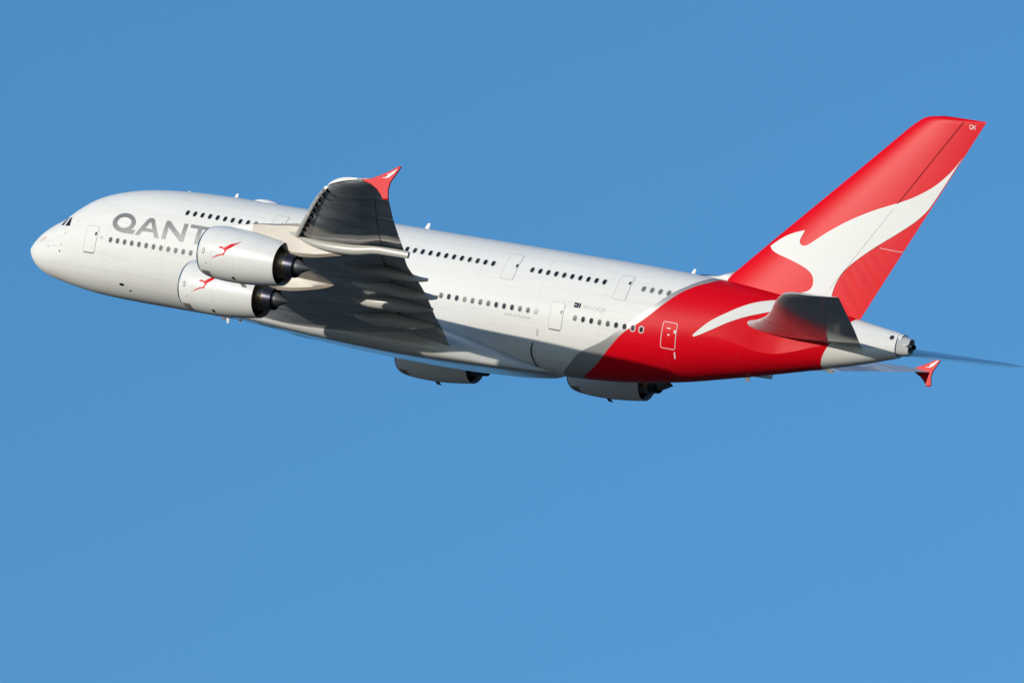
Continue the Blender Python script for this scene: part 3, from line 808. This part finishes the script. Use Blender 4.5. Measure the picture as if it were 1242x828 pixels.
def make_wing(sd):
    ys = [2.2, 3.6, 5, 6.5, 8, 9.5, 11, 12.5, 14, 15.5, 17, 18.5, 20, 21.5, 23, 24.3, 24.36, 26, 27.5, 29, 30.5, 32, 33.5, 35, 36.1]
    V1, F1 = loft([w_ring(y, 0, SF if y < 24.32 else .785) for y in ys])
    ys2 = [36.1, 36.7, 37.2, 37.7, 38.2, 38.6, 38.95, 39.2, 39.4, 39.55, 39.62]
    V2, F2 = loft([w_ring(y, 0, 1) for y in ys2])
    V, F = join((V1, F1), (V2, F2))
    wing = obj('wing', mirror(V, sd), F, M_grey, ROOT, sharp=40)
    for y0, y1 in FLAPS:
        yy = [y0 + (y1 - y0) * i / 8 for i in range(9)]
        V, F = loft([flap_ring(y) for y in yy])
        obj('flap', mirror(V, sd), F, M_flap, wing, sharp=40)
    for y0, y1 in AILS:
        yy = [y0 + (y1 - y0) * i / 5 for i in range(6)]
        V, F = loft([w_ring(y, .795, 1, 8) for y in yy])
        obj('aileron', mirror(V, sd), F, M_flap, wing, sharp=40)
    rings = []
    for i in range(24):
        y = 24.45 + (36.0 - 24.45) * i / 23
        q = [w_pt(y, .780, True), w_pt(y, .80, True), w_pt(y, .80, False), w_pt(y, .780, False)]
        zc = sum(p[2] for p in q) / 4
        rings.append([(p[0], p[1], zc + (p[2] - zc) * .72) for p in q])
    V, F = loft(rings)
    obj('aileron_gap_fill', mirror(V, sd), F, M_black, wing, smooth=False)  # black filler added in the aileron gap in place of its shade
    # slats drawn forward and down, on their tracks
    def slat_ring(y):
        c = W_TE(y) - W_LE(y)
        d = .40; dz = -.16
        f = min(1, c / 9)
        q = [.11, .08, .055, .035, .02, .01, .003, 0]
        o = [w_pt(y, s, True) for s in q] + [w_pt(y, s, False) for s in (.003, .01, .02, .035)]
        i_ = [(o[-1][0] + .02, y, o[-1][2] + .05), (o[0][0] * .35 + o[-1][0] * .65, y, o[0][2] * .45 + o[-1][2] * .55), (o[0][0] - .02, y, o[0][2] - .05)]
        return [(p[0] - d * f, p[1], p[2] + dz * f) for p in o + i_]
    for y0, y1 in ((5.5, 13.6), (16.2, 24.3), (25.95, 31.4), (31.46, 36.95)):
        yy = [y0 + (y1 - y0) * i / 8 for i in range(9)]
        V, F = loft([slat_ring(y) for y in yy])
        sl = obj('slat', mirror(V, sd), F, M_fairing, wing, sharp=40)
        if sd > 0: continue                # the far side's tracks are out of sight
        k = int((y1 - y0) / 1.05)
        for i in range(k):
            y = y0 + (y1 - y0) * (i + .5) / k
            p = w_pt(y, .012, False)
            wd = random.uniform(.2, .36); dx = random.uniform(0, .14)
            V, F = box(p[0] - .05, p[0] + .16 + dx, y - wd, y + wd, p[2] - .13, p[2] - .005)
            obj('slat_track', mirror(V, sd), F, M_black, wing, smooth=False)
    # flap track fairings
    for y in Y_FAIR:
        xt = W_TE(y); L = interp(y, [7, 24.5], [6.6, 9.3 if y > 24 else 7.2])
        x1 = xt + {7.6: -.5, 11.9: .1, 16.0: 1.0, 20.2: 1.1}.get(y, .55); x0 = x1 - L
        def low(x): 
            a, b = W_LE(y), W_TE(y)
            s = (x - a) / (b - a)
            if s < SF: return w_pt(y, max(s, .02), False)[2]
            e = w_pt(y, SF, False)
            return e[2] + ((Z_TEF(y) if y < 24.4 else Z_TE(y) - .1) - e[2]) * min((s - SF) / (1 - SF), 1.25) * (1 if y < 24 else .8)
        dep = interp(y, [7, 16, 20.2, 24.5], [.95, .8, .66, .70])
        top = lambda t: low(x0 + (x1 - x0) * t) + .12 - ((.04 if y < 24 else .22) * t)
        bot = lambda t: low(x0 + (x1 - x0) * t) - dep * (math.sin(math.pi * min(t / .55, 1) * .5) ** .8 if t < .55 else 1 - (.80 if y < 24 else .2) * ((t - .55) / .45) ** 1.5)
        V, F = canoe(x0, x1, y, top, bot, interp(y, [7, 24.5], [.95, .6]), blunt=.10 if y < 24 else .45)
        obj('flap_track_fairing', mirror(V, sd), F, M_fairing, wing, sharp=40)
    # pale edge strip round the raked tip, white in place of its sunlit rim
    rings = []
    for i in range(17):
        y = 37.35 + (39.52 - 37.35) * (1 - (1 - i / 16) ** 1.6)
        x, z = W_LE(y), Z_LE(y)
        w2 = .05 + .07 * math.sin(math.pi * i / 16)
        rings.append([(x - .03 + .05 * math.cos(2 * math.pi * k / 12), y + .04 + .05 * math.cos(2 * math.pi * k / 12), z + w2 * math.sin(2 * math.pi * k / 12)) for k in range(12)])
    V, F = loft(rings)
    obj('tip_edge', mirror(V, sd), F, M_white, wing, sharp=60)
    # wingtip fence
    OUT = [(50.15, 3.55), (50.9, 3.72), (51.6, 4.05), (52.2, 4.4), (52.75, 4.76), (52.98, 4.78), (52.75, 4.3), (52.42, 3.68), (52.36, 3.2), (52.5, 2.55), (52.1, 2.5), (51.85, 2.8), (51.5, 3.1), (51.0, 3.35)]
    n = len(OUT)
    cx, cz = 51.9, 3.6
    mid = [(cx + (x - cx) * .93, cz + (z - cz) * .93) for x, z in OUT]
    V = [(x, 39.62, z) for x, z in OUT] + [(x, 39.55, z) for x, z in mid] + [(x, 39.69, z) for x, z in mid]
    F = [(i, (i + 1) % n, n + (i + 1) % n, n + i) for i in range(n)] + [(i, 2 * n + i, 2 * n + (i + 1) % n, (i + 1) % n) for i in range(n)]
    ft = bmesh.new()
    tv, tf = flat_fill(mid, (), 5)
    F += [tuple(n + i for i in t) for t in tf] + [tuple(2 * n + i for i in t[::-1]) for t in tf]
    fence = obj('wingtip_fence', mirror(V, sd), F, M_red, wing, sharp=25)
    ft.free()
    tree = bvh_of(fence)
    em = [(52.88, 4.7), (52.35, 4.32), (52.05, 4.1), (51.9, 4.12), (52.0, 3.98), (51.85, 3.82), (51.4, 3.66), (51.95, 3.72), (52.15, 3.8), (52.3, 3.95), (52.55, 4.2)]
    em = [(52.5 + (x - 52.5) * .72, 4.35 + (z - 4.35) * .72) for x, z in em]
    for s2 in (-1, 1):
        decal('emblem', em, M_mark, fence, tree, .02, grid=5, side=s2, y_from=60)
    return wing
wing_p = make_wing(-1)
wing_s = make_wing(1)
for w_, n_ in ((wing_p, 'port wing with grey underside and red wingtip fence'),): w_['label'] = n_

# ------------------------------------------------------------------ pylons
def make_pylon(ox, oy, oz, drop, wing, sd):
    top = Smooth([(32.2, .25), (33.2, .55), (34.4, .82), (36.2, 1.05), (38, 1.3), (42.8, 1.3)])
    bot = Smooth([(32.2, .2), (34.6, .05), (36.2, -.3), (37.0, -.55), (37.8, -.86), (39, -.80), (41, -.42), (41.8, -.2), (42.8, .32)])
    wd = Smooth([(32.2, .05), (33, .3), (34.5, .42), (38, .46), (40.5, .36), (42.8, .04)])
    rings = []
    for i in range(40):
        x = 32.2 + 10.6 * i / 39
        a, b, w = top(x), bot(x), wd(x)
        b = min(b, a - .02)
        m_ = 10
        side = [(-w * (1 if .06 < k / m_ < .94 else .6), b + (a - b) * k / m_) for k in range(m_ + 1)]
        ring = [(x, y, z) for y, z in side] + [(x, -y, z) for y, z in side[::-1]]
        rings.append([(x + ox, (y + oy) * 1.0, z + oz - drop * max(0, (x - 37) / 5.8)) for x, y, z in ring])
    V, F = loft(rings)
    V = mirror(V, sd)
    c0 = 34.5 + ox
    me_f = [1 if sum(V[i][0] for i in f) / len(f) > c0 else 0 for f in F]
    return obj('pylon', V, F, [M_white, M_cream], wing, sharp=35, fmat=me_f, fix=True)
for sd, w_ in ((-1, wing_p), (1, wing_s)):
    make_pylon(0, 25.62, 0, 0, w_, sd)
    make_pylon(-7.9, 14.75, -1.62, 0, w_, sd)

# ------------------------------------------------------------------ engines
def nacelle_material():
    m = mat('nacelle_paint', WHITE, 0.36, spec=0.4, bump=0.002)
    nt = m.node_tree; b = nt.nodes['Principled BSDF']
    tc = nt.nodes.new('ShaderNodeTexCoord'); sp = nt.nodes.new('ShaderNodeSeparateXYZ')
    nt.links.new(tc.outputs['Object'], sp.inputs[0])
    def cmp(op, sock, v):
        n = nt.nodes.new('ShaderNodeMath'); n.operation = op; nt.links.new(sock, n.inputs[0]); n.inputs[1].default_value = v
        return n.outputs[0]
    def mul(a, c):
        n = nt.nodes.new('ShaderNodeMath'); n.operation = 'MULTIPLY'; nt.links.new(a, n.inputs[0]); nt.links.new(c, n.inputs[1]); return n.outputs[0]
    # thin seams: lip joint, fan cowl, reverser
    seams = None
    for x in (.22, 1.32, 3.05):
        d = nt.nodes.new('ShaderNodeMath'); d.operation = 'COMPARE'; nt.links.new(sp.outputs['X'], d.inputs[0])
        d.inputs[1].default_value = x; d.inputs[2].default_value = .012
        if seams is None: seams = d.outputs[0]
        else:
            a = nt.nodes.new('ShaderNodeMath'); a.operation = 'ADD'; nt.links.new(seams, a.inputs[0]); nt.links.new(d.outputs[0], a.inputs[1]); seams = a.outputs[0]
    panel = mul(mul(cmp('GREATER_THAN', sp.outputs['X'], .3), cmp('LESS_THAN', sp.outputs['X'], 1.05)), cmp('LESS_THAN', sp.outputs['Z'], -1.42))
    nz = nt.nodes.new('ShaderNodeTexNoise'); nz.inputs['Scale'].default_value = 1.4; nz.inputs['Detail'].default_value = 6
    nt.links.new(tc.outputs['Object'], nz.inputs['Vector'])
    def mix(fac, a, c):
        n = nt.nodes.new('ShaderNodeMix'); n.data_type = 'RGBA'; nt.links.new(fac, n.inputs[0])
        for k, v in ((6, a), (7, c)):
            if isinstance(v, tuple): n.inputs[k].default_value = (*v, 1)
            else: nt.links.new(v, n.inputs[k])
        return n.outputs[2]
    base = mix(nz.outputs['Fac'], (.83, .81, .77), (.75, .735, .70))
    sm = nt.nodes.new('ShaderNodeMath'); sm.operation = 'MULTIPLY'; sm.inputs[1].default_value = .3
    nt.links.new(seams, sm.inputs[0])
    nt.links.new(mix(panel, mix(sm.outputs[0], base, (.2, .2, .2)), (.22, .21, .19)), b.inputs['Base Color'])
    return m
M_nac = nacelle_material()
M_faninner = mat('inlet_liner', (.35, .35, .36), .4)

NAC = [(.16, 1.64), (.22, 1.665), (.4, 1.70), (.6, 1.735), (.9, 1.77), (1.2, 1.79), (1.6, 1.805), (2, 1.81), (2.5, 1.805), (3, 1.785), (3.5, 1.755), (4, 1.71), (4.5, 1.655), (5, 1.595), (5.5, 1.525), (5.95, 1.455)]
EMB = [(3.36, .85), (2.97, .66), (2.63, .54), (2.41, .37), (2.19, .21), (2.08, .28), (1.91, .28), (1.76, .17), (2.05, .15), (2.25, .09), (2.31, -.02), (2.22, -.18), (1.89, -.28), (1.59, -.44), (1.36, -.61), (1.78, -.42), (2.02, -.31), (2.3, -.26), (2.37, -.09), (2.49, .12), (2.74, .32), (3.01, .57)]

def make_engine(loc, tilt, sd):
    V, F = revolve(NAC + [(5.955, 1.44), (5.9, 1.41), (5.4, 1.45)], 96)
    e = obj('engine', V, F, M_nac, ROOT, sharp=35)
    e.location = loc; e.rotation_euler = (0, tilt, 0)
    V, F = revolve([(1.5, 1.44), (.6, 1.41), (.25, 1.42), (.1, 1.455), (.03, 1.5), (0, 1.545), (.02, 1.585), (.08, 1.62), (.16, 1.64)], 96)
    obj('inlet_lip', V, F, M_metal, e)
    V, F = revolve([(5.4, 1.45), (4.6, 1.5), (3.9, 1.48), (3.9, .9)], 96)
    obj('fan_duct', V, F, M_dark, e, sharp=35)
    V, F = revolve([(3.9, 1.12), (4.6, 1.12), (5.2, 1.06), (5.7, .96), (6.15, .84), (6.35, .80)], 72)
    obj('core_cowl', V, F, M_hot, e, sharp=35)
    V, F = revolve([(6.35, .82), (6.6, .80), (6.95, .745), (6.955, .72), (6.7, .70), (6.2, .62), (6.2, .2)], 72)
    obj('core_nozzle', V, F, M_nozzle, e, sharp=35)
    V, F = revolve([(6.2, .46), (6.7, .56), (6.98, .545), (7.3, .42), (7.7, .22), (7.98, .065), (8.06, 0)], 56)
    obj('exhaust_cone', V, F, M_cone, e, sharp=35)
    # fan disc with blades
    parts = [revolve([(.95, 0.001), (1.1, .25), (1.3, .42), (1.55, .45)], 36)]
    for k in range(24):
        a = 2 * math.pi * k / 24
        q = []
        for r, da, x in ((.42, 0, 1.42), (.42, .17, 1.56), (1.40, .1, 1.36), (1.40, .26, 1.56)):
            q.append((x, r * math.cos(a + da), r * math.sin(a + da)))
        parts.append((q, [(0, 1, 3, 2)]))
    parts.append(revolve([(1.62, .01), (1.62, 1.43)], 36))
    V, F = join(*parts)
    obj('fan', V, F, M_nozzle, e, smooth=False)
    tree = bvh_of(e)
    decal('emblem', EMB, M_red, e, tree, .012, grid=.3, side=sd, y_from=4)
    # strake, outlets and marks
    def mk(name, x, z, w, h, m):
        decal(name, rrect(x, z, w, h, min(w, h) * .4), m, e, tree, .013, side=sd, grid=.2, y_from=4)
    mk('marking', .64, -.2, .2, .36, M_markgrey)
    decal('marking', rrect(.64, -.2, .11, .26, .04), M_nac, e, tree, .018, side=sd, grid=.2, y_from=4)
    mk('outlet', 2.85, -1.57, .2, .16, M_black)
    mk('marking', .9, -.95, .08, .08, M_markgrey)
    V, F = box(2.9, 3.25, -.04, .04, -1.98, -1.76)
    V = [(x + (.25 if z < -1.9 else 0), y, z) for x, y, z in V]
    obj('drain_mast', V, F, M_black, e, smooth=False)
    a = rad(38)
    V = []
    for x, h in ((1.7, 0), (2.1, .26), (2.9, .36), (3.0, 0)):
        for t in (-.02, .02):
            r = 1.77 + h
            V.append((x, -sd * -1 * 0 + (r * math.cos(a)) * (-sd) + t, r * math.sin(a)))
    F = [(0, 2, 4, 6), (1, 7, 5, 3), (0, 1, 3, 2), (2, 3, 5, 4), (4, 5, 7, 6)]
    obj('strake', V, F, M_white, e, smooth=False)
    return e
for sd in (-1, 1):
    make_engine((31.2, sd * 25.7, -1.42), rad(.85), sd)
    make_engine((23.27, sd * 14.85, -3.04), rad(.6), sd)

# ------------------------------------------------------------------ horizontal stabilizers
H_LE = Smooth([(.6, 57.4), (1.6, 58.2), (2.2, 59.2), (2.8, 60.0), (14.0, 67.75), (14.6, 68.25), (15.0, 68.9), (15.17, 69.6)])
H_TE = lambda y: interp(y, [.6, 15.18], [67.4, 72.5])
H_Z = lambda y: interp(y, [.6, 2, 15.18], [1.38, 1.52, 3.04])
def h_pt(y, s, up, tc=.10):
    a, b = H_LE(y), H_TE(y); c = b - a
    zd = interp(y, [1.5, 15], [-.16, .05])
    return (a + s * c, y, H_Z(y) + (-zd) * (.5 - s) * 0 - .25 * (s - .35) * interp(y, [1, 3, 6, 15], [.9, .6, -.2, -.8]) + (1 if up else -1) * foil(s, tc) * c)
def h_ring(y, s0, s1, n=22):
    q = [s0 + (s1 - s0) * (.5 - .5 * math.cos(math.pi * i / n)) for i in range(n + 1)]
    tc = interp(y, [1, 2.5, 14.5, 15.18], [.06, .11, .09, .03])
    up = [h_pt(y, s, True, tc) for s in q]; lo = [h_pt(y, s, False, tc) for s in q[::-1]]
    return (up + lo[:-1]) if s0 == 0 else up + lo
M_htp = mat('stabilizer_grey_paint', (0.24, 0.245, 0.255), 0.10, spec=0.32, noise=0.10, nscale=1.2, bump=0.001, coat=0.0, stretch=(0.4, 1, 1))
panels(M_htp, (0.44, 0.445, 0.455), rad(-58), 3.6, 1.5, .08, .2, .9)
for sd in (-1, 1):
    ys = [1.0, 1.6, 2.2, 2.8, 4, 5.5, 7, 8.5, 10, 11.5, 13, 14, 14.4, 14.7, 14.95, 15.1, 15.17]
    V, F = loft([h_ring(y, 0, .70) for y in ys])
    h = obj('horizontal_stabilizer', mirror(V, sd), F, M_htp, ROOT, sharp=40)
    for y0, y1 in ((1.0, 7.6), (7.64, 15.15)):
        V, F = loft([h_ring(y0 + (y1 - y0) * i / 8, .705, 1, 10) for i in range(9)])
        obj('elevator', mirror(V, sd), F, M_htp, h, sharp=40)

# ------------------------------------------------------------------ tail cone dot, belly seam
decal('access_port', rrect(69.42, 2.33, .3, .3, .149), M_black, fus, FB, .02, grid=.1)
VV = []
seam = [(43.72, -2.2), (43.5, -2.6), (43.42, -3.0), (43.45, -3.4), (43.55, -3.75), (43.67, -3.75), (43.57, -3.4), (43.54, -3.0), (43.62, -2.6), (43.8, -2.2)]
decal('panel_gap', seam, M_seamd, fus, FB, .02, grid=.1)
